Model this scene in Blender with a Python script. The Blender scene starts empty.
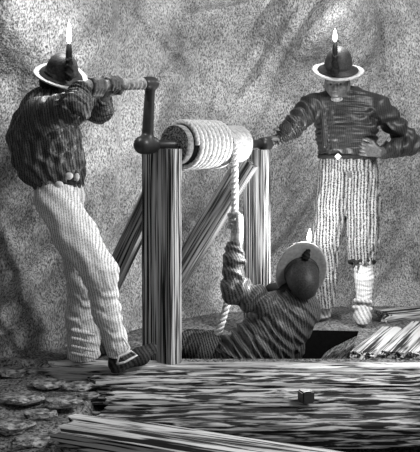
import bpy, bmesh, math, random
import numpy as np
from mathutils import Vector, Matrix, noise, geometry

random.seed(7)
SC = bpy.context.scene
COL = SC.collection
F, HX, HY, EYE = 864.0, 210.0, 137.0, 1.24      # focal length in px, horizon point, eye height


def P(px, py, d):
    """World point seen at pixel (px, py) at depth d (used only to measure the place)."""
    return np.array([(px - HX) / F * d, d, EYE - (py - HY) / F * d])


# ------------------------------------------------------------------ camera
cam = bpy.data.cameras.new('camera')
cam_o = bpy.data.objects.new('camera', cam)
COL.objects.link(cam_o)
cam_o.location = (0, 0, EYE)
cam_o.rotation_euler = (math.pi / 2, 0, 0)
cam.sensor_fit = 'VERTICAL'
cam.sensor_height = 36
cam.lens = F / 452 * 36
cam.shift_y = -(226 - HY) / 452
SC.camera = cam_o
# ------------------------------------------------------------------ world, exposure, added key light
W = bpy.data.worlds.new('world')
SC.world = W
W.use_nodes = True
WN = W.node_tree
_tc = WN.nodes.new('ShaderNodeTexCoord')
_dot = WN.nodes.new('ShaderNodeVectorMath')
_dot.operation = 'DOT_PRODUCT'
_dot.inputs[1].default_value = (0.86, 0.0, 0.5)
_mr = WN.nodes.new('ShaderNodeMapRange')                 # added directional fill, brighter towards the right and above
_mr.inputs['From Min'].default_value = -0.1
_mr.inputs['From Max'].default_value = 0.9
_mr.inputs['To Min'].default_value = 0.09
_mr.inputs['To Max'].default_value = 0.75
WN.links.new(_tc.outputs['Generated'], _dot.inputs[0])
WN.links.new(_dot.outputs['Value'], _mr.inputs['Value'])
WN.links.new(_mr.outputs['Result'], WN.nodes['Background'].inputs[1])
WN.nodes['Background'].inputs[0].default_value = (1, 1, 1, 1)
SC.view_settings.view_transform = 'Standard'
SC.view_settings.look = 'None'
SC.view_settings.gamma = 1
SC.view_settings.use_curve_mapping = False
SC.view_settings.exposure = -0.35


def area(name, loc, target, size, energy):
    l = bpy.data.lights.new(name, 'AREA')
    l.energy = energy
    l.size = size
    o = bpy.data.objects.new(name, l)
    COL.objects.link(o)
    o.location = loc
    o.rotation_euler = (Vector(target) - Vector(loc)).to_track_quat('-Z', 'Y').to_euler()
    return o


area('key_light_right', (3.3, 2.3, 3.9), (0.1, 5.0, 0.5), 1.3, 260)  # unseen key lamp added at upper right for the right-facing sides
CANDLE_W = dict(left=16.0, right=18.0, middle=62.0)

# ------------------------------------------------------------------ materials


def nodes(name):
    m = bpy.data.materials.new(name)
    m.use_nodes = True
    nt = m.node_tree
    b = nt.nodes['Principled BSDF']
    b.inputs['Roughness'].default_value = 0.8
    b.inputs['Specular IOR Level'].default_value = 0.15
    return m, nt, b


def ramp(nt, fac, stops):
    r = nt.nodes.new('ShaderNodeValToRGB')
    e = r.color_ramp.elements
    while len(e) < len(stops):
        e.new(0.5)
    for el, (p, v) in zip(e, stops):
        el.position = p
        el.color = (v, v, v, 1)
    nt.links.new(fac, r.inputs[0])
    return r.outputs[0]


def mapped(nt, scale, rot=(0, 0, 0), coord='Object'):
    tc = nt.nodes.new('ShaderNodeTexCoord')
    mp = nt.nodes.new('ShaderNodeMapping')
    mp.inputs['Scale'].default_value = scale
    mp.inputs['Rotation'].default_value = rot
    nt.links.new(tc.outputs[coord], mp.inputs[0])
    return mp.outputs[0]


def noise_n(nt, vec, scale, detail=2, rough=0.5, dist=0.0):
    n = nt.nodes.new('ShaderNodeTexNoise')
    n.inputs['Scale'].default_value = scale
    n.inputs['Detail'].default_value = detail
    n.inputs['Roughness'].default_value = rough
    n.inputs['Distortion'].default_value = dist
    nt.links.new(vec, n.inputs['Vector'])
    return n.outputs['Fac']


def mul(nt, a, b, mode='MULTIPLY', f=1.0):
    x = nt.nodes.new('ShaderNodeMixRGB')
    x.blend_type = mode
    x.inputs[0].default_value = f
    nt.links.new(a, x.inputs[1])
    nt.links.new(b, x.inputs[2])
    return x.outputs[0]


def bump(nt, b, h, strength, dist=0.01):
    n = nt.nodes.new('ShaderNodeBump')
    n.inputs['Strength'].default_value = strength
    n.inputs['Distance'].default_value = dist
    nt.links.new(h, n.inputs['Height'])
    nt.links.new(n.outputs[0], b.inputs['Normal'])


def mat_wood(name, dark, light, lo=0.42, hi=0.6, fine=62, along=1.4, big=0.5, vert=None, det=2):
    m, nt, b = nodes(name)
    v = mapped(nt, (along, fine, vert[0] if vert else fine), (0, 0, 0))
    n1 = noise_n(nt, v, 1.0, det, 0.6, 0.5)
    c = ramp(nt, n1, [(lo, dark), (hi, light)])
    v2 = mapped(nt, (2.5, 9, 9))
    n2 = noise_n(nt, v2, 1.0, 2)
    c2 = ramp(nt, n2, [(0.36, big), (0.6, 1.0)])
    nt.links.new(mul(nt, c, c2), b.inputs['Base Color'])
    bump(nt, b, n1, 0.5, 0.012)
    return m


def mat_rock(name, dark, light, scale=(70, 70, 34), rot=(0, 0.5, 0)):
    m, nt, b = nodes(name)
    v = mapped(nt, scale, rot)
    n1 = noise_n(nt, v, 1.0, 2, 0.6, 0.3)
    c = ramp(nt, n1, [(0.36, dark), (0.62, light)])
    n2 = noise_n(nt, mapped(nt, (2.2, 2.2, 2.2)), 1.0, 4, 0.6)
    c2 = ramp(nt, n2, [(0.32, 0.4), (0.62, 1.0)])
    nt.links.new(mul(nt, c, c2), b.inputs['Base Color'])
    n3 = noise_n(nt, mapped(nt, (14, 14, 14)), 1.0, 4, 0.65)
    bump(nt, b, n3, 0.55, 0.05)
    return m


def mat_cloth(name, dark, light, period=75, rot=(0.5, 0.3, 0.4), lo=0.38, hi=0.62, stretch=(1, 1, 0.22), warp=5.0, fine=190):
    """twill: fine slanting threads with a speckled nap"""
    m, nt, b = nodes(name)
    w = nt.nodes.new('ShaderNodeTexWave')
    w.wave_type = 'BANDS'
    w.bands_direction = 'X'
    w.inputs['Scale'].default_value = period * 0.3
    w.inputs['Distortion'].default_value = warp
    w.inputs['Detail'].default_value = 1.0
    w.inputs['Detail Scale'].default_value = 0.35
    nt.links.new(mapped(nt, (1, 1, stretch[2]), rot), w.inputs['Vector'])
    n1 = noise_n(nt, mapped(nt, (fine, fine, fine)), 1.0, 1)
    mix = mul(nt, w.outputs['Fac'], n1, 'MIX', 0.74)
    c = ramp(nt, mix, [(lo, dark), (hi, light)])
    nt.links.new(c, b.inputs['Base Color'])
    bump(nt, b, noise_n(nt, mapped(nt, (24, 24, 12), rot), 1.0, 2), 0.4, 0.014)
    return m


def mat_flat(name, v, rough=0.7, spec=0.2, vary=0.25, scale=60, metal=0.0):
    m, nt, b = nodes(name)
    n1 = noise_n(nt, mapped(nt, (scale,) * 3), 1.0, 2)
    c = ramp(nt, n1, [(0.3, v * (1 - vary)), (0.7, v * (1 + vary))])
    nt.links.new(c, b.inputs['Base Color'])
    b.inputs['Roughness'].default_value = rough
    b.inputs['Specular IOR Level'].default_value = spec
    b.inputs['Metallic'].default_value = metal
    return m


def mat_emit(name, strength):
    m = bpy.data.materials.new(name)
    m.use_nodes = True
    nt = m.node_tree
    nt.nodes.remove(nt.nodes['Principled BSDF'])
    e = nt.nodes.new('ShaderNodeEmission')
    e.inputs[1].default_value = strength
    nt.links.new(e.outputs[0], nt.nodes['Material Output'].inputs[0])
    return m


M = {}
M['rock'] = mat_rock('rock', 0.11, 0.66, (125, 125, 60))
M['earth'] = mat_rock('earth', 0.03, 0.34, (70, 70, 70), (0, 0, 0))
M['stone'] = mat_rock('stone', 0.05, 0.5, (30, 60, 90), (0, 0, 0))
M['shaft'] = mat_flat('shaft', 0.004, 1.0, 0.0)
M['post_wood'] = mat_wood('post_wood', 0.008, 0.5, 0.44, 0.60, 90, 1.3, 0.9)
M['brace_wood'] = mat_wood('brace_wood', 0.03, 0.5, 0.40, 0.64, 90, 1.6, 0.7)
M['old_wood'] = mat_wood('old_wood', 0.008, 0.5, 0.46, 0.58, 30, 5.0, 0.75, (80, ), 4)
M['sill_wood'] = mat_wood('sill_wood', 0.03, 0.7, 0.38, 0.52, 36, 5.0, 0.5, (80, ), 4)
M['old_wood_dark'] = mat_wood('old_wood_dark', 0.006, 0.45, 0.48, 0.62, 30, 5.0, 0.6, (80, ), 4)  # old wood grain in a darker tone
M['plank_wood'] = mat_wood('plank_wood', 0.02, 0.65, 0.44, 0.52, 55, 2.4, 0.6, (70, ), 2)
M['floor_wood'] = mat_wood('floor_wood', 0.02, 0.55, 0.44, 0.54, 60, 1.2, 0.9, (60, ), 2)
M['dark_wood'] = mat_wood('dark_wood', 0.01, 0.25, 0.42, 0.64, 70, 12, 0.7)
M['barrel_wood'] = mat_wood('barrel_wood', 0.28, 0.52, 0.35, 0.65, 70, 2, 0.8)
M['iron'] = mat_flat('iron', 0.02, 0.4, 0.5)
M['end_wood'] = mat_wood('end_wood', 0.01, 0.16, 0.42, 0.62, 90, 90, 0.7)
M['gap_shade'] = mat_flat('gap_shade', 0.015)  # near-black, stands for shade between the rope turns
M['rope'] = mat_flat('rope', 0.6, 0.8, 0.1, 0.3, 90)
M['grip'] = mat_flat('grip', 0.3, 0.8, 0.1, 0.5, 60)
M['shirt_dark'] = mat_cloth('shirt_dark', 0.004, 0.045, 95, (0, 0.5, 0.3))
M['shirt_left'] = mat_cloth('shirt_left', 0.006, 0.13, 95, (0, 0.5, 0))
M['shirt_middle'] = mat_cloth('shirt_middle', 0.006, 0.15, 95, (0.3, 0.9, 0))
for k_ in ('shirt_dark', 'shirt_left', 'shirt_middle'):
    b_ = M[k_].node_tree.nodes['Principled BSDF']
    b_.inputs['Roughness'].default_value = 0.45
    b_.inputs['Specular IOR Level'].default_value = 0.45
M['trouser_light'] = mat_cloth('trouser_light', 0.28, 0.82, 100, (0, 0.6, 0), 0.34, 0.55)
M['trouser_right'] = mat_cloth('trouser_right', 0.02, 0.36, 50, (0, 0.04, 0.4), 0.36, 0.62, (1, 1, 0.07), 7.0, 120)
M['trouser_dark'] = mat_cloth('trouser_dark', 0.008, 0.16, 85, (0.3, 0.6, 0))
M['gaiter'] = mat_cloth('gaiter', 0.4, 0.75, 80, (0, 0, 0), 0.3, 0.55)
M['belt'] = mat_flat('belt', 0.02)
M['sash'] = mat_flat('sash', 0.6)
M['skin'] = mat_flat('skin', 0.42, 0.6, 0.2, 0.4, 90)
M['skin_dark'] = mat_flat('skin_dark', 0.08, 0.5, 0.35, 0.4, 90)
M['skin_face'] = mat_flat('skin_face', 0.10, 0.4, 0.5, 0.4, 90)
M['hair'] = mat_flat('hair', 0.006)
M['eye'] = mat_flat('eye', 0.02, 0.2, 0.5)
M['hat_dark'] = mat_flat('hat_dark', 0.03, 0.55, 0.4, 0.7, 110)
M['hat_light'] = mat_flat('hat_light', 0.4, 0.8, 0.1, 0.2, 60)
M['clay'] = mat_flat('clay', 0.015, 0.8, 0.1, 0.6)
M['leather'] = mat_cloth('leather', 0.008, 0.05, 110, (0.2, 1.2, 0))
M['boot'] = mat_cloth('boot', 0.2, 0.55, 100, (0, 1.2, 0), 0.35, 0.6)
M['lace'] = mat_flat('lace', 0.7)
M['flame'] = mat_emit('flame', 14.0)

# ------------------------------------------------------------------ object helpers


def tag(o, label=None, cat=None, group=None, kind=None):
    for k, v in (('label', label), ('category', cat), ('group', group), ('kind', kind)):
        if v:
            o[k] = v
    return o


def empty(name, loc, label, cat, group=None):
    o = bpy.data.objects.new(name, None)
    COL.objects.link(o)
    o.location = tuple(float(c) for c in loc)
    return tag(o, label, cat, group)


def world_loc(o):
    v = Vector((0, 0, 0))
    while o is not None:
        v += o.location
        o = o.parent
    return v


def link(name, me, mat, parent=None, origin=None, smooth=True):
    """Link a mesh given in world coordinates; the origin goes to `origin`."""
    og = Vector(origin) if origin is not None else (world_loc(parent) if parent else Vector((0, 0, 0)))
    me.transform(Matrix.Translation(-og))
    if smooth:
        me.polygons.foreach_set('use_smooth', [True] * len(me.polygons))
    me.materials.append(mat)
    o = bpy.data.objects.new(name, me)
    COL.objects.link(o)
    if parent is not None:
        o.parent = parent
        o.location = og - world_loc(parent)
    else:
        o.location = og
    return o


def mesh_np(name, V, Q):
    me = bpy.data.meshes.new(name)
    me.from_pydata([tuple(v) for v in V.tolist()], [], Q.tolist())
    me.update()
    return me


# ------------------------------------------------------------------ signed-distance sculpting


def unit(v):
    v = np.asarray(v, float)
    return v / (np.linalg.norm(v) + 1e-12)


def frame(axis):
    a = unit(axis)
    h = np.array([0, 0, 1.0]) if abs(a[2]) < 0.9 else np.array([1.0, 0, 0])
    e1 = unit(np.cross(h, a))
    return a, e1, np.cross(a, e1)


class Sculpt:
    def __init__(s, h):
        s.h = h
        s.ops = []

    def cone(s, a, b, ra, rb, k=0.02, sq=None, cap=False, fold=None, vfold=None, op='u'):
        """tapered limb a-b; sq=(dir, f) flattens along dir; fold=(amp, count, slant), vfold=(amp, count)"""
        s.ops.append(('cone', np.asarray(a, float), np.asarray(b, float), ra, rb, k, sq, cap, fold, vfold, op))
        return s

    def chain(s, pts, k=0.02, sq=None, capa=False, capb=False, fold=None, vfold=None):
        for i in range(len(pts) - 1):
            (a, ra), (b, rb) = pts[i], pts[i + 1]
            s.cone(a, b, ra, rb, k, sq, (capa and i == 0) or (capb and i == len(pts) - 2), fold, vfold)
        return s

    def ell(s, c, r, axes=None, k=0.02, op='u'):
        s.ops.append(('ell', np.asarray(c, float), np.asarray(r, float), np.eye(3) if axes is None else np.asarray(axes, float), k, op))
        return s

    def plane(s, c, n, lo, hi):
        """cut away everything on the +n side inside the box lo-hi"""
        s.ops.append(('plane', np.asarray(c, float), unit(n), np.asarray(lo, float), np.asarray(hi, float)))
        return s

    def bounds(s, o):
        if o[0] == 'cone':
            r = max(o[3], o[4])
            if o[6]:
                r *= max(1.0, o[6][1])
            m = r + o[5] + 0.025 + (o[8][0] if o[8] else 0) + (o[9][0] if o[9] else 0)
            return np.minimum(o[1], o[2]) - m, np.maximum(o[1], o[2]) + m
        if o[0] == 'ell':
            m = max(o[2]) + o[4] + 0.025
            return o[1] - m, o[1] + m
        return o[3], o[4]

    def build(s, name):
        h = s.h
        lo = np.min([s.bounds(o)[0] for o in s.ops if o[0] != 'plane' and o[-1] == 'u'], axis=0) - h
        hi = np.max([s.bounds(o)[1] for o in s.ops if o[0] != 'plane' and o[-1] == 'u'], axis=0) + h
        n = np.ceil((hi - lo) / h).astype(int) + 1
        D = np.full(n, 1.0, np.float32)
        ax = [lo[i] + h * np.arange(n[i]) for i in range(3)]
        for o in s.ops:
            bl, bh = s.bounds(o)
            i0 = np.clip(np.floor((bl - lo) / h).astype(int), 0, n - 1)
            i1 = np.clip(np.ceil((bh - lo) / h).astype(int) + 1, 1, n)
            if np.any(i1 <= i0):
                continue
            sl = tuple(slice(i0[i], i1[i]) for i in range(3))
            X, Y, Z = np.meshgrid(*[ax[i][sl[i]] for i in range(3)], indexing='ij')
            p = np.stack([X, Y, Z], -1)
            if o[0] == 'cone':
                _, a, b, ra, rb, k, sq, cap, fold, vfold, op = o
                q = p - a
                ab = b - a
                if sq is not None:
                    nd = unit(sq[0])
                    f = 1.0 / sq[1] - 1.0
                    q = q + (q @ nd)[..., None] * nd * f
                    ab = ab + (ab @ nd) * nd * f
                L2 = ab @ ab
                tu = (q @ ab) / L2
                t = np.clip(tu, 0, 1)
                rv = q - t[..., None] * ab
                d = np.sqrt((rv * rv).sum(-1)) - (ra + (rb - ra) * t)
                if sq is not None:
                    d = d * min(1.0, sq[1])
                if fold or vfold:
                    A, e1, e2 = frame(b - a)
                    u, v = rv @ e1, rv @ e2
                    ang = np.arctan2(v, u)
                    if fold:
                        wob = 0.9 * np.sin(3 * ang + 9 * tu) + 0.6 * np.sin(2 * ang - 5 * tu + 1)
                        d = d - fold[0] * np.sin(2 * math.pi * fold[1] * tu + fold[2] * ang + wob)
                    if vfold:
                        d = d - vfold[0] * np.sin(vfold[1] * ang + 2.0 * np.sin(3 * tu) + 1.0)
                if cap:
                    L = math.sqrt(L2)
                    d = np.maximum(d, np.maximum(-tu * L, (tu - 1) * L))
            elif o[0] == 'ell':
                _, c, r, axes, k, op = o
                q = (p - c) @ axes.T / r
                d = (np.sqrt((q * q).sum(-1)) - 1.0) * min(r)
            else:
                d = (p - o[1]) @ o[2]
                D[sl] = np.maximum(D[sl], d)
                continue
            cur = D[sl]
            if op == 'u':
                hh = np.clip(0.5 + 0.5 * (cur - d) / k, 0, 1)
                D[sl] = cur * (1 - hh) + d * hh - k * hh * (1 - hh)
            else:
                d = -d
                hh = np.clip(0.5 - 0.5 * (cur - d) / k, 0, 1)
                D[sl] = cur * (1 - hh) + d * hh + k * hh * (1 - hh)
        D[0], D[-1], D[:, 0], D[:, -1], D[:, :, 0], D[:, :, -1] = 1, 1, 1, 1, 1, 1
        ins = D < 0
        c0 = np.zeros(n - 1, np.int8)
        for dx in (0, 1):
            for dy in (0, 1):
                for dz in (0, 1):
                    c0 += ins[dx:n[0] - 1 + dx, dy:n[1] - 1 + dy, dz:n[2] - 1 + dz]
        I = np.argwhere((c0 > 0) & (c0 < 8))
        idx = np.full(n - 1, -1, np.int64)
        idx[tuple(I.T)] = np.arange(len(I))
        acc = np.zeros((len(I), 3))
        cnt = np.zeros(len(I))
        corners = [(x, y, z) for x in (0, 1) for y in (0, 1) for z in (0, 1)]
        val = {c: D[I[:, 0] + c[0], I[:, 1] + c[1], I[:, 2] + c[2]] for c in corners}
        for c in corners:
            for a_ in range(3):
                if c[a_] == 0:
                    e = list(c)
                    e[a_] = 1
                    va, vb = val[c], val[tuple(e)]
                    m = (va < 0) != (vb < 0)
                    t = np.where(m, va / np.where(m, va - vb, 1), 0)
                    pt = np.tile(np.array(c, float), (len(I), 1))
                    pt[:, a_] += t
                    acc += np.where(m[:, None], pt, 0)
                    cnt += m
        V = lo + h * (I + acc / cnt[:, None])
        Q = []
        for a_ in range(3):
            b_, c_ = (a_ + 1) % 3, (a_ + 2) % 3
            s0 = [slice(None)] * 3
            s1 = [slice(None)] * 3
            s0[a_], s1[a_] = slice(0, -1), slice(1, None)
            E = np.argwhere(ins[tuple(s0)] != ins[tuple(s1)])
            st = ins[tuple(s0)][tuple(E.T)]
            eb, ec = np.eye(3, dtype=int)[b_], np.eye(3, dtype=int)[c_]
            q = np.stack([idx[tuple((E - eb - ec).T)], idx[tuple((E - ec).T)], idx[tuple(E.T)], idx[tuple((E - eb).T)]], 1)
            q[~st] = q[~st][:, ::-1]
            Q.append(q)
        return mesh_np(name, V, np.concatenate(Q))


# ------------------------------------------------------------------ plain mesh helpers


def tube_arrays(pts, rad, seg=8, closed=False):
    pts = [np.asarray(p, float) for p in pts]
    n = len(pts)
    rads = rad if hasattr(rad, '__len__') else [rad] * n
    V, Q = [], []
    e = None
    for i, p in enumerate(pts):
        t = unit(pts[min(i + 1, n - 1)] - pts[max(i - 1, 0)])
        if e is None:
            _, e, _ = frame(t)
        e = unit(e - t * (e @ t))
        f = np.cross(t, e)
        for j in range(seg):
            a = 2 * math.pi * j / seg
            V.append(p + rads[i] * (math.cos(a) * e + math.sin(a) * f))
    for i in range(n - 1):
        for j in range(seg):
            k = (j + 1) % seg
            Q.append([i * seg + j, i * seg + k, (i + 1) * seg + k, (i + 1) * seg + j])
    Q.append(list(range(seg))[::-1])
    Q.append(list(range((n - 1) * seg, n * seg)))
    return V, Q


def tubes(name, list_of, mat, parent=None, origin=None):
    V, Q = [], []
    for pts, rad, seg in list_of:
        v, q = tube_arrays(pts, rad, seg)
        o = len(V)
        V += v
        Q += [[i + o for i in f] for f in q]
    me = bpy.data.meshes.new(name)
    me.from_pydata([tuple(map(float, v)) for v in V], [], Q)
    me.update()
    return link(name, me, mat, parent, origin)


def beam(name, p0, p1, w, t, mat, up=(0, 0, 1), parent=None, rough=0.006, seg=26, cross=4, bev=0.006, seed=0.0, ragged=0.0, taper=1.0):
    """rough-sawn timber from p0 to p1 (centre line); w across, t along `up`; grain along local X"""
    p0, p1 = Vector([float(c) for c in p0]), Vector([float(c) for c in p1])
    x = (p1 - p0)
    L = x.length
    x.normalize()
    up = Vector(up)
    z = (up - x * up.dot(x)).normalized()
    y = z.cross(x)
    Mx = Matrix((x, y, z)).transposed().to_4x4()
    Mx.translation = (p0 + p1) / 2
    ring = []
    for i in range(cross):
        ring.append((-0.5 + i / cross, -0.5))
    for i in range(cross):
        ring.append((0.5, -0.5 + i / cross))
    for i in range(cross):
        ring.append((0.5 - i / cross, 0.5))
    for i in range(cross):
        ring.append((-0.5, 0.5 - i / cross))
    nr = len(ring)
    V, Q = [], []
    for i in range(seg + 1):
        f = i / seg
        tp = 1 + (taper - 1) * f
        for (a, b) in ring:
            e = ragged * noise.noise(Vector((a * 9 + seed, b * 9, 3.1 if i == 0 else 7.7))) if i in (0, seg) else 0
            q = Vector(((f - 0.5) * L + e, a * w * tp, b * t * tp))
            if abs(abs(a) - 0.5) < 1e-6 and abs(abs(b) - 0.5) < 1e-6:
                q.y -= math.copysign(bev, a)
                q.z -= math.copysign(bev, b)
            nv = noise.noise_vector(Vector((q.x * 2.2 + seed, q.y * 16, q.z * 16 + seed)))
            q.y += nv.y * rough
            q.z += nv.z * rough
            V.append(q)
    for i in range(seg):
        for j in range(nr):
            k = (j + 1) % nr
            Q.append((i * nr + j, (i + 1) * nr + j, (i + 1) * nr + k, i * nr + k))
    c0, c1 = len(V), len(V) + 1
    V += [Vector((-L / 2, 0, 0)), Vector((L / 2, 0, 0))]
    for j in range(nr):
        k = (j + 1) % nr
        Q.append((j, k, c0))
        Q.append((seg * nr + k, seg * nr + j, c1))
    me = bpy.data.meshes.new(name)
    me.from_pydata(V, [], Q)
    bm = bmesh.new()
    bm.from_mesh(me)
    bmesh.ops.recalc_face_normals(bm, faces=bm.faces)
    bm.to_mesh(me)
    bm.free()
    me.materials.append(mat)
    o = bpy.data.objects.new(name, me)
    COL.objects.link(o)
    if parent is not None:
        o.parent = parent
        Mx.translation = Mx.translation - world_loc(parent)
    o.matrix_local = Mx
    return o


def lathe(name, prof, c, axis, mat, parent=None, origin=None, seg=40, xdir=None, warp=None, smooth=True):
    A = unit(axis)
    e1 = unit(np.cross([0, 0, 1], A)) if xdir is None else unit(np.asarray(xdir) - A * (np.asarray(xdir) @ A))
    e2 = np.cross(A, e1)
    V, Q = [], []
    for (r, z) in prof:
        for j in range(seg):
            a = 2 * math.pi * j / seg
            x, y, zz = r * math.cos(a), r * math.sin(a), z
            if warp:
                x, y, zz = warp(x, y, zz)
            V.append(tuple(np.asarray(c) + x * e1 + y * e2 + zz * A))
    n = len(prof)
    for i in range(n - 1):
        for j in range(seg):
            k = (j + 1) % seg
            Q.append((i * seg + j, i * seg + k, (i + 1) * seg + k, (i + 1) * seg + j))
    Q.append(tuple(range(seg))[::-1])
    Q.append(tuple(range((n - 1) * seg, n * seg)))
    me = bpy.data.meshes.new(name)
    me.from_pydata([tuple(map(float, v)) for v in V], [], Q)
    bm = bmesh.new()
    bm.from_mesh(me)
    bmesh.ops.remove_doubles(bm, verts=bm.verts, dist=1e-5)
    bmesh.ops.recalc_face_normals(bm, faces=bm.faces)
    bm.to_mesh(me)
    bm.free()
    return link(name, me, mat, parent, origin, smooth)


# ------------------------------------------------------------------ the setting
WX = np.array([-3.2, -2.2, -1.5, -1.1, -0.8, -0.4, 0.0, 0.5, 1.0, 1.6, 2.4, 3.4])
WY = np.array([4.3, 4.75, 5.0, 5.12, 5.3, 5.9, 6.2, 6.42, 6.5, 6.5, 6.2, 5.6])


def gauss(x, z, cx, cz, sx, sz):
    return math.exp(-((x - cx) / sx) ** 2 - ((z - cz) / sz) ** 2)


def wall_y(x, z):
    y = float(np.interp(x, WX, WY))
    y = (y + float(np.interp(x - .25, WX, WY)) + float(np.interp(x + .25, WX, WY))) / 3
    y += 0.12 * max(0.0, z - 0.2) if x > -0.6 else 0.0
    y -= 0.38 * gauss(x, z, -0.95, 2.0, 0.55, 0.55)        # overhang above the left miner
    y -= 0.62 * gauss(x, z, 0.85, 2.15, 0.5, 0.5)         # bulge behind the right miner
    y -= 0.22 * gauss(x, z, -1.25, 0.15, 0.5, 0.25)       # low bank
    y -= 0.5 * max(0.0, 0.16 - z) if z < 0.16 else 0.0
    return y


RIBS = [((-1.235, .76), (-.98, .14), -.06, .03), ((-1.19, .26), (-1.06, .05), -.05, .03), ((-.58, 2.16), (-.16, 1.78), -.05, .03),
        ((-.17, 2.1), (.22, 2.2), -.06, .04), ((1.27, 2.05), (1.29, 1.66), .06, .025), ((1.33, 1.5), (1.42, 1.2), .05, .025)]


def ribs(x, z):
    r = 0.0
    for (x0, z0), (x1, z1), a, w in RIBS:
        dx, dz = x1 - x0, z1 - z0
        t = max(0.0, min(1.0, ((x - x0) * dx + (z - z0) * dz) / (dx * dx + dz * dz)))
        d = math.hypot(x - x0 - dx * t, z - z0 - dz * t)
        if d < 4 * w:
            r += a * math.exp(-(d / w) ** 2)
    return r


def rock_wall():
    nx, nz = 380, 210
    V, Q = [], []
    for i in range(nx + 1):
        x = -3.0 + 6.2 * i / nx
        for j in range(nz + 1):
            z = -0.3 + 3.3 * j / nz
            p = Vector((x, 0, z))
            f = noise.fractal(Vector((x * 1.6 + 3, z * 1.1, 1.3)), 1.0, 2.1, 5)
            s = x * 0.75 - z * 0.55
            ridge = noise.noise(Vector((s * 5.5, (x * .5 + z) * 1.1, 4.0)))
            V.append((x, wall_y(x, z) + ribs(x, z) + 0.07 * f - 0.17 * abs(ridge), z))
    for i in range(nx):
        for j in range(nz):
            a = i * (nz + 1) + j
            Q.append((a, a + nz + 1, a + nz + 2, a + 1))
    me = bpy.data.meshes.new('wall_back')
    me.from_pydata(V, [], Q)
    o = link('wall_back', me, M['rock'], None, (0, 6, 0))
    tag(o, 'rough grey rock face of the mine behind the windlass', None, None, 'structure')


rock_wall()

HOLE = [(-0.17, 4.83), (0.78, 4.83), (0.95, 5.52), (0.52, 5.56), (0.42, 5.33), (-0.17, 5.33)]


def inside(p, poly):
    r = False
    for i in range(len(poly)):
        (x1, y1), (x2, y2) = poly[i], poly[i - 1]
        if (y1 > p[1]) != (y2 > p[1]) and p[0] < (x2 - x1) * (p[1] - y1) / (y2 - y1) + x1:
            r = not r
    return r


def floor():
    pts = [Vector(p) for p in HOLE]
    n = len(pts)
    edges = [(i, (i + 1) % n) for i in range(n)]
    big = [(x * 1.03 - .01, y) for x, y in HOLE]
    for i in range(95):
        for j in range(75):
            p = (-3.0 + 6.2 * i / 94 + random.uniform(-.02, .02), 2.6 + 4.4 * j / 74 + random.uniform(-.02, .02))
            q = [(p[0] + dx, p[1] + dy) for dx in (-.03, .03) for dy in (-.03, .03)]
            if not any(inside(k, HOLE) for k in q + [p]):
                pts.append(Vector(p))
    r = geometry.delaunay_2d_cdt(pts, edges, [], 0, 1e-5)
    V2, Fc = r[0], r[2]
    V = []
    for v in V2:
        near = any((Vector(h) - v).length < 0.02 for h in HOLE)
        z = 0.0
        if v.y < 4.74:
            z = -0.16 + (0.11 if v.x < -0.62 else 0.0)
        f = noise.fractal(Vector((v.x * 5, v.y * 5, 2.2)), 1.0, 2.0, 4)
        z += (0.0 if near else 0.012 * f - 0.008)
        if v.x < -0.6 and v.y < 4.9:
            z += 0.022 * f
        V.append((v.x, v.y, z))
    Q = [f for f in Fc if not inside(tuple(sum((V2[i] for i in f), Vector((0, 0))) / len(f)), HOLE)]
    me = bpy.data.meshes.new('floor')
    me.from_pydata(V, [], Q)
    o = link('floor', me, M['earth'], None, (0, 5, 0))
    tag(o, 'dark trodden earth floor around the shaft mouth', None, None, 'structure')
    # the shaft below the mouth
    V, Q = [], []
    m = len(HOLE)
    for (x, y) in HOLE:
        V += [(x, y, 0.0), (x, y, -1.7)]
    for i in range(m):
        k = (i + 1) % m
        Q.append((2 * i, 2 * k, 2 * k + 1, 2 * i + 1))
    Q.append(tuple(2 * i + 1 for i in range(m)))
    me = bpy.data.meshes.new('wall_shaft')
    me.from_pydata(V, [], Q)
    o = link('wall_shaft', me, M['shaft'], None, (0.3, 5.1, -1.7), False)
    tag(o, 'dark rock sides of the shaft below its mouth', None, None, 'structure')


floor()

# ------------------------------------------------------------------ timbers around the mouth
G = 'weathered timbers in front of the shaft'


def fp(px, py, z=0.0):
    """point of the level z seen at that pixel"""
    d = (EYE - z) * F / (py - HY)
    return np.array([(px - HX) / F * d, d, z])


def sill(py0, py1, pxl, pxr, label, seed, h=0.12, top=0.0, tilt=0.0, mat='old_wood', rough=0.020):
    d0, d1 = (EYE - top) * F / (py0 - HY), (EYE - top) * F / (py1 - HY)
    d = (d0 + d1) / 2
    xl, xr = (pxl - HX) / F * d, (pxr - HX) / F * d
    z = top - h / 2
    o = beam('timber_beam', (xl, d + tilt, z), (xr, d - tilt, z), abs(d0 - d1) - 0.05, h, M[mat], rough=rough, seg=90, cross=9, seed=seed, ragged=0.12, bev=0.016)
    return tag(o, label, 'beam', G)


sill(359.0, 369.5, 52, 470, 'long sill beam under the left post, edging the shaft mouth', 1.0, 0.14, 0.004, 0.0, 'sill_wood', 0.012)
sill(369.5, 384, 96, 480, 'weathered beam just in front of the sill beam, under the miner\'s dark shoe', 5.0, 0.13, -0.004)
sill(384, 403.5, 112, 490, 'split weathered beam holding the square iron bolt', 9.0, 0.12, -0.008)
sill(404.5, 428, 98, 500, 'dark cracked beam next to the pale foreground plank', 14.0, 0.115, -0.03, -0.02, 'old_wood_dark')
# the pale plank in the foreground
a, b = fp(72, 429, 0.03), fp(372, 476, 0.03)
o = beam('timber_plank', a, b, 0.25, 0.075, M['plank_wood'], rough=0.01, seg=60, cross=6, seed=3.3, ragged=0.12, bev=0.014)
tag(o, 'pale grained plank lying diagonally along the bottom edge, nearest of all', 'plank')

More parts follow.
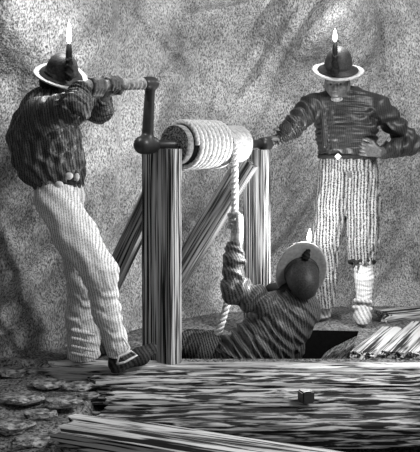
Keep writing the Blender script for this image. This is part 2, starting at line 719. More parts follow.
bolt = empty('iron_bolt', fp(306, 400.5, 0.0), 'square black iron bolt sunk in the weathered beam', 'bolt')
bl = Vector(bolt.location)
lathe('washer', [(0.030, -0.008), (0.056, -0.008), (0.056, 0.010), (0.030, 0.012)], bl, (0, 0, 1), M['gaiter'], bolt, bl)
bm = bmesh.new()
bmesh.ops.create_cube(bm, size=1.0, matrix=Matrix.Translation(bl + Vector((0, 0, 0.02))) @ Matrix.Rotation(0.35, 4, 'Z') @ Matrix.Diagonal((0.062, 0.062, 0.055, 1)))
bmesh.ops.bevel(bm, geom=bm.edges[:], offset=0.006, segments=2, affect='EDGES')
me = bpy.data.meshes.new('nut')
bm.to_mesh(me)
bm.free()
link('nut', me, M['iron'], bolt, bl, False)

# floor planks right of the shaft, running back beside it
GP = 'floor planks right of the shaft'
dirp = np.array([0.42, 0.907, 0])
lab = ['floor plank beside the shaft, at the right miner\'s forward boot',
       'second floor plank to the right of the shaft', 'third floor plank to the right of the shaft', 'fourth floor plank to the right of the shaft',
       'floor plank right of the shaft, outermost against the picture edge']
for i in range(5):
    x0 = 0.855 + i * 0.165
    a = np.array([x0 - 0.0, 4.86, 0.012 + 0.004 * (i % 2)])
    L = 0.72 if i == 0 else 0.80 + 0.06 * (i % 3)
    o = beam('floor_plank', a, a + dirp * L, 0.138, 0.04, M['floor_wood'], rough=0.006, seg=24, cross=4, seed=20 + i * 3, ragged=0.05)
    tag(o, lab[i], 'plank', GP)
# dark lining board sloping into the shaft
o = beam('lining_board', (0.645, 4.87, -0.085), (0.845, 5.5, -0.085), 0.26, 0.03, M['dark_wood'], up=(-0.55, 0.15, 1), rough=0.004, seg=24, cross=4, seed=50)
tag(o, 'dark lining board sloping into the right side of the shaft', 'board')
o = beam('timber_beam', (1.17, 5.84, 0.03), (2.0, 6.18, 0.03), 0.14, 0.08, M['floor_wood'], rough=0.014, seg=24, cross=4, seed=61, ragged=0.1)
tag(o, 'pale timber on the floor behind the planks at the right edge', 'beam')

# stones on the left
GS = 'loose stones on the ground at the left'
stones = [(12, 372, .10, .05, 'flat pale stone at the left edge beside the beams'), (30, 371, .07, .04, 'small stone second from the left edge behind the others'),
          (48, 384, .11, .045, 'wide flat stone below the end of the sill beam'), (78, 386, .10, .04, 'flat stone left of the second beam end'),
          (22, 398, .13, .05, 'broad dark stone at the left edge in mid ground'), (63, 402, .12, .05, 'broad stone left of the cracked beam\'s end'),
          (88, 396, .06, .04, 'small stone touching the split beam\'s end'), (40, 414, .09, .04, 'stone left of the pale plank\'s end'),
          (10, 426, .12, .05, 'stone at the bottom left edge'), (36, 440, .11, .05, 'stone under the pale plank\'s end at the bottom'),
          (78, 446, .10, .05, 'stone at the bottom edge below the pale plank')]
for i, (px, py, w, h, lb) in enumerate(stones):
    c = fp(px, py, -0.03)
    bm = bmesh.new()
    bmesh.ops.create_icosphere(bm, subdivisions=3, radius=1.0)
    for v in bm.verts:
        n_ = noise.noise_vector(v.co * 1.3 + Vector((i * 3.1, 0, 0)))
        v.co += n_ * 0.35
        v.co = Vector((v.co.x * w * 0.85, v.co.y * w * 0.5, max(-0.8, min(0.6, v.co.z)) * h * 0.6)) + Vector(c)
    me = bpy.data.meshes.new('stone')
    bm.to_mesh(me)
    bm.free()
    o = link('stone', me, M['stone'], None, tuple(c), False)
    tag(o, lb, 'stone', GS)

# ------------------------------------------------------------------ windlass
AX = np.array([0.66, 0.75, 0.0])
AX = AX / np.linalg.norm(AX)
PX = np.array([-AX[1], AX[0], 0])
C0 = np.array([-0.268, 4.80, 0.0])
AZ = 1.197


def ax(s, z=AZ):
    return C0 + AX * s + np.array([0, 0, z])


wl = empty('windlass', ax(0.42, 0), 'wooden hand windlass on two plank posts with an iron crank above the shaft', 'windlass')


def post(s, w, t, top, seed):
    return beam('post', ax(s, 0.0 if s < .3 else 0.0), ax(s, top), w, t, M['post_wood'], up=AX, parent=wl, rough=0.006, seg=30, cross=5, seed=seed, bev=0.005)


post(0.0, 0.235, 0.095, 1.175, 0.0)
post(0.854, 0.17, 0.085, 1.16, 8.0)


def brace(s, rho, H0, w, t, seed):
    top = ax(s, H0) + PX * 0.02
    bot = top + PX * rho * (H0 + 0.05) + np.array([0, 0, -(H0 + 0.03)])
    return beam('brace', top, bot, w, t, M['brace_wood'], up=AX, parent=wl, rough=0.006, seg=30, cross=5, seed=seed, bev=0.005)


brace(0.055, 0.63, 1.08, 0.125, 0.075, 3.0)
brace(0.80, 0.76, 1.10, 0.155, 0.075, 6.0)
RB = 0.113
prof = [(0.0, 0.0), (0.05, 0.0), (RB - .012, 0.002), (RB, 0.014), (RB, 0.3), (RB, 0.572), (RB - .012, 0.584), (0.05, 0.586), (0.0, 0.586)]
lathe('barrel', prof, ax(0.10), AX, M['barrel_wood'], wl, tuple(ax(0.4)), 48)
lathe('barrel_end', [(0.0, -.004), (RB - .004, -.004), (RB - .004, .003), (0.0, .003)], ax(0.099), AX, M['end_wood'], wl, tuple(ax(0.1)), 40)
lathe('rope_gap_shade', [(RB - .01, 0.0), (RB + .0015, 0.0), (RB + .0015, 0.35), (RB - .01, 0.35)], ax(0.142), AX, M['gap_shade'], wl, tuple(ax(0.3)), 48)  # dark sleeve: shade of the gaps between turns put into colour
o = tubes('axle', [([ax(-0.12), ax(0.3), ax(0.7), ax(0.97)], 0.026, 16)], M['iron'], wl)
hub0 = ax(-0.115)
ctop = hub0 + np.array([0.018, 0.0, 0.335])
S = Sculpt(0.006)
S.cone(hub0 - AX * 0.03, hub0 + AX * 0.035, 0.052, 0.048, 0.01)
S.cone(hub0, ctop, 0.040, 0.031, 0.02, sq=(AX, 0.7))
S.cone(ctop - AX * 0.03, ctop + AX * 0.02, 0.036, 0.036, 0.02)
crank = link('crank', S.build('crank'), M['iron'], wl)
hb = ctop - AX * 0.47 + np.array([0, 0, -0.035])
hvec = unit(hb - ctop)
lathe('handle_grip', [(0.0, 0.02)] + [(0.027 + 0.006 * math.sin(i * 1.1), 0.02 + i * 0.0055) for i in range(80)] + [(0.0, 0.465)], ctop, hvec, M['grip'], crank, None, 20)
lathe('collar', [(0.03, -.012), (0.043, -.006), (0.043, .006), (0.03, .012)], ax(-0.062), AX, M['iron'], wl)
# far crank
hubr = ax(0.935)
S = Sculpt(0.006)
S.cone(hubr - AX * 0.02, hubr + AX * 0.02, 0.042, 0.042, 0.01)
S.cone(hubr, hubr + np.array([0.0, 0.0, -0.3]), 0.028, 0.024, 0.015, sq=(AX, 0.7))
crank2 = link('crank', S.build('crank'), M['iron'], wl)
tubes('handle_grip', [([hubr, hubr + AX * 0.12], 0.02, 14)], M['grip'], crank2)

# ------------------------------------------------------------------ rope
rope_s0, rope_s1, turns, rr = 0.155, 0.478, 9, 0.0165
path = []
RW = RB + rr
N = turns * 44
FRONT = -PX
for i in range(N + 1):
    f = i / N
    ang = 2 * math.pi * turns * (f - 1)
    path.append(ax(rope_s0 + (rope_s1 - rope_s0) * f) + RW * (math.cos(ang) * FRONT + math.sin(ang) * np.array([0, 0, 1.0])))
path = path[::1]
hang0 = path[-1].copy()
HANDM = np.array([hang0[0], hang0[1], P(233, 222, hang0[1])[2]])
zs = np.linspace(hang0[2], HANDM[2] - 0.04, 70)[1:]
for z in zs:
    path.append(np.array([hang0[0], hang0[1], z]))
low = [path[-1], P(234, 250, 5.11), P(231, 275, 5.14), P(227, 303, 5.16), P(221, 325, 5.14), P(214, 345, 5.1), P(208, 372, 5.06), P(214, 395, 5.05)]
for i in range(len(low) - 1):
    for t in np.linspace(0, 1, 16)[1:]:
        p0, p1, p2, p3 = low[max(i - 1, 0)], low[i], low[i + 1], low[min(i + 2, len(low) - 1)]
        path.append(0.5 * (2 * p1 + (p2 - p0) * t + (2 * p0 - 5 * p1 + 4 * p2 - p3) * t * t + (3 * p1 - p0 - 3 * p2 + p3) * t ** 3))


def strands(path, r, pitch, off=0.52, thick=0.56):
    path = np.array(path)
    seg = np.linalg.norm(np.diff(path, axis=0), axis=1)
    S_ = np.concatenate([[0], np.cumsum(seg)])
    n = int(S_[-1] / 0.011)
    u = np.linspace(0, S_[-1], n)
    pts = np.stack([np.interp(u, S_, path[:, k]) for k in range(3)], 1)
    out = [[], [], []]
    e = None
    for i in range(n):
        t = unit(pts[min(i + 1, n - 1)] - pts[max(i - 1, 0)])
        if e is None:
            _, e, _ = frame(t)
        e = unit(e - t * (e @ t))
        f = np.cross(t, e)
        for k in range(3):
            a = 2 * math.pi * (u[i] / pitch + k / 3)
            out[k].append(pts[i] + r * off * (math.cos(a) * e + math.sin(a) * f))
    return [(o, r * thick, 6) for o in out]


k0 = N + 1
coil = strands(path[:k0 + 1], 0.016, 0.09, 0.3, 0.72)
rope = tubes('rope', coil + strands(path[k0 - 1:], 0.023, 0.095, 0.56, 0.5), M['rope'], None, tuple(ax(0.4)))
tag(rope, 'thick twisted rope wound round the windlass barrel and hanging into the shaft', 'rope')

# ------------------------------------------------------------------ people


def head(S, c, fwd, up, neck_to, neck_r=0.058):
    """skull, face, ears and neck into sculpt S; returns the local frame"""
    f = unit(fwd)
    u = unit(np.asarray(up) - f * (np.asarray(up) @ f))
    r = np.cross(f, u)
    A = np.array([r, f, u])
    q = lambda x, y, z: np.asarray(c) + r * x + f * y + u * z
    S.ell(q(0, -0.012, 0.03), (0.074, 0.094, 0.088), A, 0.02)
    S.ell(q(0, 0.02, -0.045), (0.056, 0.066, 0.066), A, 0.03)
    S.ell(q(0, 0.052, -0.095), (0.024, 0.02, 0.02), A, 0.025)          # chin
    S.cone(q(0, 0.078, 0.012), q(0, 0.105, -0.026), 0.008, 0.014, 0.012)  # nose
    for s in (-1, 1):
        S.cone(q(0.012 * s, 0.088, -0.03), q(0.014 * s, 0.085, -0.032), 0.008, 0.007, 0.008)
        S.cone(q(0.012 * s, 0.08, 0.022), q(0.05 * s, 0.06, 0.022), 0.01, 0.009, 0.014)      # brow
        S.ell(q(0.032 * s, 0.085, 0.002), (0.018, 0.014, 0.012), A, 0.012, 's')               # eye socket
        S.ell(q(0.032 * s, 0.062, 0.0), (0.014, 0.014, 0.012), A, 0.004)                      # eyeball
        S.ell(q(0.043 * s, 0.05, -0.03), (0.022, 0.022, 0.02), A, 0.03)                       # cheek
        S.ell(q(0.076 * s, -0.01, -0.012), (0.011, 0.02, 0.032), A, 0.008)                    # ear
    S.cone(q(-0.022, 0.078, -0.06), q(0.022, 0.078, -0.06), 0.008, 0.008, 0.008)
    S.cone(q(-0.017, 0.077, -0.072), q(0.017, 0.077, -0.072), 0.009, 0.009, 0.008)
    S.cone(q(0, -0.02, -0.05), neck_to, neck_r, neck_r + 0.008, 0.03)
    return q, A


def grip_hand(S, c, u, wrist, r, side=1, fr=0.0095):
    """hand closed round a rod through c along u (thumb towards +u), coming from the wrist"""
    c, u, wrist = np.asarray(c, float), unit(u), np.asarray(wrist, float)
    w = c - wrist
    w = unit(w - u * (w @ u))
    s = np.cross(u, w) * side
    ln = [0.95, 1.05, 1.0, 0.85]
    for i in range(4):
        off = u * (0.033 - 0.0215 * i)
        at = lambda th, R: c + off + R * (math.cos(th) * s + math.sin(th) * w)
        kn = at(math.radians(-5), r + 0.017)
        wr = wrist + u * (0.012 - 0.008 * i)
        S.cone(wr, kn, 0.019, 0.0135, 0.016)
        pts = [kn] + [at(math.radians(a * ln[i]), r + 0.0085) for a in (55, 110, 165, 215)]
        rads = [0.0125, 0.0112, 0.0102, 0.0096, 0.0085]
        S.chain(list(zip(pts, rads)), 0.004)
    b0 = wrist + (c - wrist) * 0.35 + u * 0.022 + s * 0.008
    t1 = c - w * (r + 0.022) + u * 0.048 + s * 0.004
    t2 = c - w * (r + 0.004) - s * (r * 0.75) + u * 0.05
    t3 = c - s * (r + 0.011) + w * 0.016 + u * 0.044
    S.chain([(b0, 0.018), (t1, 0.0145), (t2, 0.0125), (t3, 0.0105)], 0.008)


def laid_hand(S, wrist, direction, normal, curl=0.5, thumb_side=1):
    """a relaxed hand lying against a surface (normal points away from it)"""
    f, n = unit(direction), unit(normal)
    n = unit(n - f * (n @ f))
    t = np.cross(f, n) * thumb_side
    wrist = np.asarray(wrist, float)
    ln = [0.072, 0.08, 0.075, 0.06]
    for i in range(4):
        o = t * (0.03 - 0.021 * i)
        k = wrist + f * (0.085 - 0.004 * abs(i - 1)) + o
        S.cone(wrist + o * 0.5, k, 0.018, 0.0135, 0.016)
        p, ang = k, 0.15
        for j, q in enumerate((0.45, 0.32, 0.23)):
            ang += curl * (0.8 if j else 0.5)
            p2 = p + ln[i] * q * (math.cos(ang) * f - math.sin(ang) * n) + t * (0.0025 * (1.5 - i))
            S.cone(p, p2, 0.012 - 0.001 * j, 0.011 - 0.001 * j, 0.004)
            p = p2
    b = wrist + f * 0.025 + t * 0.022
    S.chain([(b, 0.018), (b + f * 0.03 + t * 0.03 - n * 0.005, 0.0145), (b + f * 0.065 + t * 0.042 - n * 0.012, 0.012), (b + f * 0.09 + t * 0.04 - n * 0.018, 0.0098)], 0.01)


def make_hat(parent, c, axis, front, rb, rc, hc, candle_at, candle_to, cr, power, curl=0.02, fx=1.06, flame_h=0.07, skirt=0.55):
    """brimmed hat at c (centre of the head opening) with a candle in a lump of clay"""
    A = unit(axis)
    f = unit(np.asarray(front) - A * (np.asarray(front) @ A))
    t = 0.005
    crown = [(rc + .001, -0.004), (rc, 0.02)] + [(rc * math.cos(a) ** 0.8, 0.02 + (hc - 0.02) * math.sin(a)) for a in np.linspace(0.12, math.pi / 2 - .02, 12)] + [(0.0, hc)]
    inner = [(0.0, hc - t * 2)] + [((rc - t * 1.6) * math.cos(a) ** 0.8, 0.012 + (hc - 0.025) * math.sin(a)) for a in np.linspace(math.pi / 2 - .05, 0.1, 8)] + [(rc * .93, -0.004)]
    hat = lathe('hat', crown + inner, c, A, M['hat_dark'], parent, None, 40, f, lambda x, y, z: (x * 1.1, y, z))
    wv = lambda x, y, z: (x * fx, y, z + (curl * (y / rb) ** 2 - 0.4 * curl * (x / rb) ** 2) * (math.hypot(x, y) / rb))
    brim = [(rc * 1.02, 0.006), ((rb + rc) / 2, 0.0), (rb * 0.96, 0.004), (rb, 0.0), (rb * 0.98, -0.007), ((rb + rc) / 2, -0.010), (rc * 0.9, -0.006), (rc * .9, .003)]
    lathe('brim', brim + brim[:1], c, A, M['hat_light'], hat, None, 48, f, wv)
    rs = rc + (rb - rc) * skirt
    lathe('hat_band', [(rc * .96, 0.03), (rc * 1.04, 0.03), (rc * 1.06, 0.012), (rs, 0.0075), (rs, 0.002), (rc * .96, .001)], c, A, M['hat_dark'], hat, None, 40, f, lambda x, y, z: (x * (1.09 if x * x + y * y < (rc * 1.08) ** 2 else fx), y, wv(x, y, z)[2] + .002))
    ca, cb = np.asarray(candle_at, float), np.asarray(candle_to, float)
    d = cb - ca
    L = np.linalg.norm(d)
    S = Sculpt(0.004)
    S.cone(ca, ca + d * 0.55, cr * 1.5, cr * 1.15, 0.008, fold=(0.003, 2.5, 1))
    link('candle_clay', S.build('candle_clay'), M['clay'], hat)
    lathe('candle', [(0.0, 0.0), (cr, 0.0), (cr, L * .5), (cr * 1.1, L * 0.75), (cr * 0.9, L * 0.97), (cr * 0.5, L), (0.0, L)], ca, d, M['clay'], hat, None, 16)
    up = unit(unit(d) * 0.4 + np.array([0, 0, 1.0]))
    fl = flame_h
    lathe('flame', [(0.0, 0.0), (0.010, fl * 0.12), (0.014, fl * 0.35), (0.010, fl * 0.65), (0.004, fl * 0.9), (0.0, fl)], cb, up, M['flame'], hat, None, 14)
    l = bpy.data.lights.new('candle_light', 'POINT')
    l.energy = power
    l.shadow_soft_size = 0.03
    lo = bpy.data.objects.new('candle_light', l)
    COL.objects.link(lo)
    lo.parent = hat
    lo.location = Vector(tuple(cb + up * (fl + 0.01))) - world_loc(hat)
    return hat


def shoe(S, heel, toe, up=(0, 0, 1), w=0.048, ankle=None, tip_up=0.0):
    heel, toe = np.asarray(heel, float), np.asarray(toe, float)
    u = unit(up)
    f = unit(toe - heel)
    L = np.linalg.norm(toe - heel)
    m = heel + f * L * 0.62
    S.cone(heel + u * 0.042 + f * 0.03, m + u * 0.042, 0.04, w, 0.02, sq=(u, 0.95))
    S.cone(m + u * 0.036, toe - f * 0.04 + u * (0.032 + tip_up), w, 0.036, 0.02, sq=(u, 0.8))
    S.cone(heel + f * 0.035 + u * 0.012, toe - f * 0.045 + u * (0.012 + tip_up), 0.042, 0.04, 0.006, sq=(u, 0.32))
    if ankle is not None:
        S.cone(heel + f * 0.05 + u * 0.06, ankle, 0.045, 0.05, 0.03)


# ---- left miner, turning the near crank -----------------------------------------------------
mL = empty('person', fp(100, 364), 'miner at the left in pale trousers, both arms stretched to the crank handle', 'person')
LH = dict(hipR=P(56, 200, 4.52), hipL=P(64, 198, 4.70), kneR=P(100, 272, 4.42), kneL=P(84, 280, 4.72), ankR=P(117, 350, 4.56), ankL=P(86, 348, 4.78),
          shR=P(40, 115, 4.42), shL=P(62, 108, 4.74), elR=P(74, 108, 4.26), elL=P(100, 110, 4.62))
gR = ctop + hvec * 0.395
gL = ctop + hvec * 0.275
wrR = gR + np.array([-0.065, -0.03, -0.01])
wrL = gL + np.array([-0.05, 0.035, -0.075])
hc = P(60, 85, 4.60)
S = Sculpt(0.005)
qL, aL = head(S, hc, (0.85, 0.45, -0.18), (0.2, 0, 1), P(50, 106, 4.58))
S.chain([(P(48, 112, 4.58), .10), (P(46, 138, 4.58), .13), (P(56, 172, 4.58), .10), (P(60, 195, 4.6), .11)], .04)
S.chain([(LH['shR'], .055), (LH['elR'], .045), (wrR, .03)], .02)
S.chain([(LH['shL'], .055), (LH['elL'], .042), (wrL, .028)], .02)
grip_hand(S, gR, -hvec, wrR, 0.03)
grip_hand(S, gL, -hvec, wrL, 0.03, -1)
S.chain([(LH['hipR'], .07), (LH['kneR'], .055), (LH['ankR'], .04)], .03)
S.chain([(LH['hipL'], .07), (LH['kneL'], .055), (LH['ankL'], .04)], .03)
link('body', S.build('body'), M['skin_dark'], mL)
# shirt
S = Sculpt(0.006)
S.chain([(P(47, 114, 4.58), .135), (P(44, 136, 4.57), .172), (P(49, 157, 4.57), .165), (P(59, 174, 4.58), .125)], .05, sq=((0, 1, 0), .92), vfold=(.015, 17))
S.cone(P(60, 168, 4.57), P(61, 180, 4.58), .125, .105, .03, vfold=(.010, 17))
S.cone(LH['shR'], P(47, 118, 4.5), .085, .11, .05)
S.cone(P(50, 108, 4.62), LH['shL'], .10, .085, .05)
S.chain([(LH['shR'], .082), (LH['elR'], .072), (wrR + (LH['elR'] - wrR) * .22, .05)], .03, fold=(.013, 3.6, 1.0))
S.chain([(LH['shL'], .075), (LH['elL'], .064), (wrL + (LH['elL'] - wrL) * .2, .045)], .03, fold=(.008, 2.6, 1.0))
S.cone(P(50, 103, 4.58), P(53, 95, 4.585), .085, .068, .03)
link('shirt', S.build('shirt'), M['shirt_left'], mL)
# trousers
S = Sculpt(0.006)
S.cone(P(60, 181, 4.59), P(60, 196, 4.6), .112, .128, .03, vfold=(.006, 14))
S.chain([(LH['hipR'], .108), ((LH['hipR'] + LH['kneR']) / 2 + np.array([-.01, 0, 0]), .105), (LH['kneR'], .088)], .05, vfold=(.004, 8))
S.chain([(LH['kneR'], .086), (P(106, 310, 4.45), .068), (P(119, 352, 4.54), .060)], .04, fold=(.004, 3, 1.5), capb=True)
S.chain([(LH['hipL'], .10), (LH['kneL'], .084), (P(83, 315, 4.78), .092), (P(84, 356, 4.82), .090)], .04, fold=(.004, 3, 1.5), capb=True)
for yy in (330, 338, 346, 353):
    S.cone(P(72, yy, 4.69), P(94, yy + 5, 4.69), .009, .009, .012)
link('trousers', S.build('trousers'), M['trouser_light'], mL)
# sash with knots
S = Sculpt(0.005)
ring = [(59 + 22 * math.cos(a), 179 + 3 * math.sin(a) + 1, 4.585 - .115 * math.sin(a)) for a in np.linspace(0, 2 * math.pi, 25)]
S.chain([(P(*p), .013) for p in ring], .006)
belt = link('belt', S.build('belt'), M['belt'], mL)
S = Sculpt(0.005)
S.ell(P(69, 176, 4.46), (.022, .018, .02), None, .01)
S.ell(P(59, 184, 4.45), (.022, .018, .016), None, .01)
S.ell(P(77, 177, 4.48), (.014, .014, .022), None, .01)
S.cone(P(38, 181, 4.49), P(50, 182, 4.455), .006, .008, .01)
tag(link('sash_knot', S.build('sash_knot'), M['sash'], belt), 'white knotted cloth')
# shoes
S = Sculpt(0.005)
shoe(S, P(113, 373, 4.52), P(160, 357, 4.66), (-0.25, -0.2, 0.95), 0.05, P(118, 352, 4.56), 0.03)
sh = link('shoe', S.build('shoe'), M['leather'], mL)
tubes('shoelace', [([P(117, 327, 4.475), P(122, 336, 4.465), P(129, 347, 4.47), P(126, 353, 4.46), P(119, 356, 4.45), P(117, 364, 4.44)], .006, 6),
                   ([P(117, 364, 4.44), P(125, 362, 4.44), P(137, 355, 4.47), P(131, 351, 4.47), P(121, 357, 4.45)], .006, 6),
                   ([P(117, 300, 4.44), P(117, 327, 4.475)], .005, 6)], M['lace'], sh)
S = Sculpt(0.005)
shoe(S, fp(82, 358), fp(112, 352), (0, 0, 1), 0.046, P(87, 350, 4.78))
link('shoe', S.build('shoe'), M['leather'], mL)
S = Sculpt(0.005)
S.ell(qL(0, -0.03, 0.01), (.084, .084, .085), aL, .02)
link('hair', S.build('hair'), M['hair'], mL)
make_hat(mL, P(61, 76, 4.585), (.27, -.46, .85), (0.9, -0.2, -0.2), .148, .080, .128, P(69, 77, 4.475), P(69, 44, 4.50), .015, CANDLE_W['left'], .012, 1.0, .12, .5)

# ---- right miner, hand on hip, other hand on the far crank -----------------------------------
mR = empty('person', fp(345, 322), 'miner standing at the right in a dark shirt with one hand on his hip', 'person')
RH = dict(shR=P(311, 107, 5.70), elR=P(291, 128, 5.56), shL=P(378, 107, 5.74), elL=P(412, 144, 5.86),
          hipR=P(335, 168, 5.73), kneR=P(326, 240, 5.66), ankR=P(324, 304, 5.82), hipL=P(360, 168, 5.75), kneL=P(362, 246, 5.68), ankL=P(364, 300, 5.74))
gr = hubr + AX * 0.075
wr1 = gr + np.array([0.06, -0.005, 0.045])
wr2 = P(379, 152, 5.60)
hcR = P(337, 83, 5.68)
S = Sculpt(0.005)
qR, aR = head(S, hcR, (-0.28, -1, -0.22), (0, 0, 1), P(344, 100, 5.74), .062)
S.chain([(P(344, 112, 5.75), .11), (P(346, 132, 5.75), .13), (P(348, 150, 5.74), .115), (P(348, 168, 5.74), .12)], .04, sq=((0, 1, 0), .75))
S.chain([(RH['shR'], .055), (RH['elR'], .045), (wr1, .029)], .02)
S.chain([(RH['shL'], .055), (RH['elL'], .045), (wr2, .029)], .02)
grip_hand(S, gr, AX, wr1, 0.02)
laid_hand(S, wr2, (-0.95, -0.1, 0.2), (0.0, -1, 0.1), .35, 1)
S.chain([(RH['hipR'], .075), (RH['kneR'], .055), (RH['ankR'], .04)], .03)
S.chain([(RH['hipL'], .075), (RH['kneL'], .055), (RH['ankL'], .04)], .03)
link('body', S.build('body'), M['skin_face'], mR)
S = Sculpt(0.006)
S.chain([(P(345, 112, 5.75), .165), (P(346, 130, 5.74), .19), (P(348, 147, 5.73), .18)], .05, sq=((0, 1, 0), .72), fold=(.009, 2.4, 2))
S.cone(P(348, 147, 5.73), P(348, 157, 5.73), .185, .185, .03, sq=((0, 1, 0), .75), cap=True, vfold=(.006, 14))
S.cone(RH['shR'], P(335, 104, 5.75), .082, .10, .05)
S.cone(RH['shL'], P(356, 104, 5.76), .082, .10, .05)
S.chain([(RH['shR'], .078), (RH['elR'], .064), (wr1 + (RH['elR'] - wr1) * .2, .046)], .03, fold=(.011, 3.4, 1))
S.chain([(RH['shL'], .078), (RH['elL'], .066), (wr2 + (RH['elL'] - wr2) * .15, .048)], .03, fold=(.011, 3.4, 1))
S.cone(P(344, 104, 5.74), P(341, 95, 5.72), .085, .07, .02)
for (x0, y0, x1, y1) in ((322, 110, 325, 146), (330, 114, 334, 148), (372, 112, 338, 138), (374, 126, 342, 147)):
    pa, pb = P(x0, y0, 5.64), P(x1, y1, 5.615)
    S.cone(pa, pb, .014, .018, .03)
link('shirt', S.build('shirt'), M['shirt_dark'], mR)
S = Sculpt(0.004)
S.ell(qR(0, 0.052, -0.098), (.042, .030, .022), aR, .02)
link('beard', S.build('beard'), M['grip'], mR)
S = Sculpt(0.006)
S.cone(P(348, 156, 5.74), P(348, 170, 5.74), .172, .178, .03, sq=((0, 1, 0), .78), vfold=(.006, 18), cap=True)
S.chain([(RH['hipR'], .098), (P(331, 205, 5.68), .095), (RH['kneR'], .088), (P(325, 275, 5.74), .078), (P(324, 305, 5.80), .068)], .04, vfold=(.006, 9), capb=True)
S.chain([(RH['hipL'], .105), (P(363, 205, 5.70), .112), (P(363, 240, 5.67), .098), (P(361, 262, 5.69), .078)], .04, vfold=(.008, 10), capb=True)
link('trousers', S.build('trousers'), M['trouser_right'], mR)
S = Sculpt(0.005)
ring = [P(348 + 28.5 * math.cos(a), 156.5, 5.735 - .145 * math.sin(a)) for a in np.linspace(0, 2 * math.pi, 33)]
S.chain([(p, .013) for p in ring], .006)
belt = link('belt', S.build('belt'), M['belt'], mR)
lathe('buckle', [(.014, -.004), (.024, -.004), (.024, .006), (.014, .006)], P(338, 156.5, 5.583), (-.2, -1, 0), M['sash'], belt, None, 4)
S = Sculpt(0.005)
S.chain([(P(362, 255, 5.69), .062), (P(364, 276, 5.71), .062), (P(364, 300, 5.73), .05)], .02, fold=(.002, 5, 0), capb=True)
tag(link('gaiter', S.build('gaiter'), M['gaiter'], mR), 'pale gaiter below the knee')
S = Sculpt(0.004)
S.chain([(P(362 + 12.5 * math.cos(a), 262 - 2 * math.sin(a), 5.69 - .075 * math.sin(a)), .011) for a in np.linspace(0, 2 * math.pi, 20)], .005)
S.cone(P(357, 262, 5.61), P(353, 268, 5.60), .009, .006, .01)
link('knee_strap', S.build('knee_strap'), M['belt'], mR)
S = Sculpt(0.005)
shoe(S, P(362, 314, 5.80), P(363, 327.5, 5.60), (0, 0, 1), .056, P(364, 299, 5.74))
S.cone(P(355, 300, 5.68), P(371, 302, 5.68), .012, .012, .02)
S.cone(P(354, 307, 5.66), P(371, 309, 5.66), .012, .012, .02)
link('boot', S.build('boot'), M['boot'], mR)
S = Sculpt(0.005)
shoe(S, P(329, 317, 5.88), P(306, 320.5, 5.80), (0, 0, 1), .05, P(324, 305, 5.81))
link('boot', S.build('boot'), M['boot'], mR)
S = Sculpt(0.005)
S.ell(qR(0, -0.03, 0.02), (.082, .084, .085), aR, .02)
link('hair', S.build('hair'), M['hair'], mR)
for s in (-1, 1):
    lathe('eye', [(0, -.004), (.007, -.002), (.007, .003), (0, .005)], qR(0.032 * s, 0.074, 0.0), aR[1], M['eye'], mR, None, 12)
make_hat(mR, P(338, 71, 5.69), (.0, -.40, .91), (-0.2, -1, 0), .172, .094, .165, P(335, 73, 5.57), P(335, 42, 5.60), .016, CANDLE_W['right'], .010, 1.0, .09, .5)

# ---- man being drawn up in the shaft ----------------------------------------------------------
mM = empty('person', P(262, 372, 5.08), 'man with his back turned rising out of the shaft, gripping the rope', 'person')
shL_, elL_, shR_, elR_ = P(280, 312, 5.02), P(233, 292, 5.00), P(305, 310, 5.10), P(291, 350, 5.20)
wrM = P(235, 240, 5.045)
hcM = P(301, 281, 5.10)
S = Sculpt(0.005)
qM, aM = head(S, hcM, (-0.25, 0.35, 0.9), (-0.1, -1.0, 0.25), P(296, 303, 5.10))
S.chain([(P(292, 312, 5.08), .11), (P(268, 342, 5.08), .14), (P(244, 366, 5.06), .14)], .04)
S.chain([(shL_, .055), (elL_, .045), (wrM, .028)], .02)
S.chain([(shR_, .055), (elR_, .045), (P(279, 374, 5.26), .03)], .02)
laid_hand(S, P(278, 375, 5.27), (-.8, 0.1, -.3), (0, .9, .3), .6)
grip_hand(S, HANDM, (0, 0, 1), wrM + np.array([0.02, -0.03, 0.0]), 0.02, -1)
knL, knR = P(192, 346, 5.22), P(250, 402, 5.22)
S.chain([(P(236, 366, 5.06), .09), (knL, .07), (P(205, 430, 5.2), .05)], .03)
S.chain([(P(252, 374, 5.08), .09), (knR, .07), (P(255, 470, 5.16), .05)], .03)
S.cone(P(205, 430, 5.2), P(203, 436, 5.27), .04, .035, .02)
S.cone(P(255, 470, 5.16), P(252, 474, 5.23), .04, .035, .02)
link('body', S.build('body'), M['skin'], mM)
S = Sculpt(0.006)
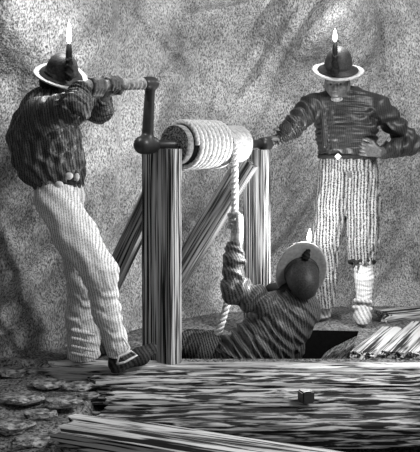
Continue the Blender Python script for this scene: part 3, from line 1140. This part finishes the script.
S.chain([(P(290, 314, 5.07), .135), (P(270, 338, 5.07), .165), (P(248, 356, 5.05), .172), (P(243, 372, 5.05), .165)], .06, fold=(.016, 3.4, .8), capb=True)
S.cone(shL_, P(290, 314, 5.06), .095, .125, .05)
S.cone(shR_, P(292, 314, 5.08), .095, .12, .05)
S.chain([(shL_, .088), (elL_ + np.array([.02, 0, .01]), .078)], .03, fold=(.013, 3.4, 1))
S.chain([(elL_, .066), (P(234, 262, 5.02), .062), (wrM + np.array([0, 0, -.012]), .046)], .03, fold=(.007, 2, 1), capb=True)
S.chain([(shR_, .080), (elR_, .070), (P(282, 370, 5.24), .05)], .03, fold=(.007, 2, 1))
S.cone(P(295, 308, 5.09), P(298, 297, 5.1), .085, .075, .03)
link('shirt', S.build('shirt'), M['shirt_middle'], mM)
S = Sculpt(0.006)
S.chain([(P(240, 366, 5.06), .155), (P(238, 372, 5.06), .15)], .03)
S.chain([(P(232, 366, 5.06), .115), (P(210, 352, 5.14), .11), (knL, .1), (P(205, 424, 5.2), .075)], .05, fold=(.005, 3, 1.5), capb=True)
S.chain([(P(252, 374, 5.08), .115), (knR, .098), (P(255, 462, 5.16), .075)], .05, fold=(.005, 3, 1.5), capb=True)
link('trousers', S.build('trousers'), M['trouser_dark'], mM)
for (x, y, d) in ((205, 434, 5.2), (255, 473, 5.16)):
    S = Sculpt(0.006)
    h_ = P(x, y + 6, d)
    shoe(S, h_, h_ + np.array([-.06, .27, -.03]), (0, .1, 1), .048, P(x, y - 8, d))
    link('boot', S.build('boot'), M['leather'], mM)
S = Sculpt(0.005)
S.ell(qM(0, -0.02, 0.01), (.084, .088, .085), aM, .02)
S.ell(qM(0, -0.03, -0.05), (.07, .06, .06), aM, .03)
S.cone(P(290, 292, 5.10), P(273, 291, 5.22), .06, .05, .03)
link('hair', S.build('hair'), M['hair'], mM)
make_hat(mM, P(301, 271, 5.06), (.09, -.82, -.52), (-0.05, 0.1, 1), .152, .098, .20, P(306, 257, 4.98), P(309, 243, 5.0), .015, CANDLE_W['middle'], .012, 1.42, .085, .10)
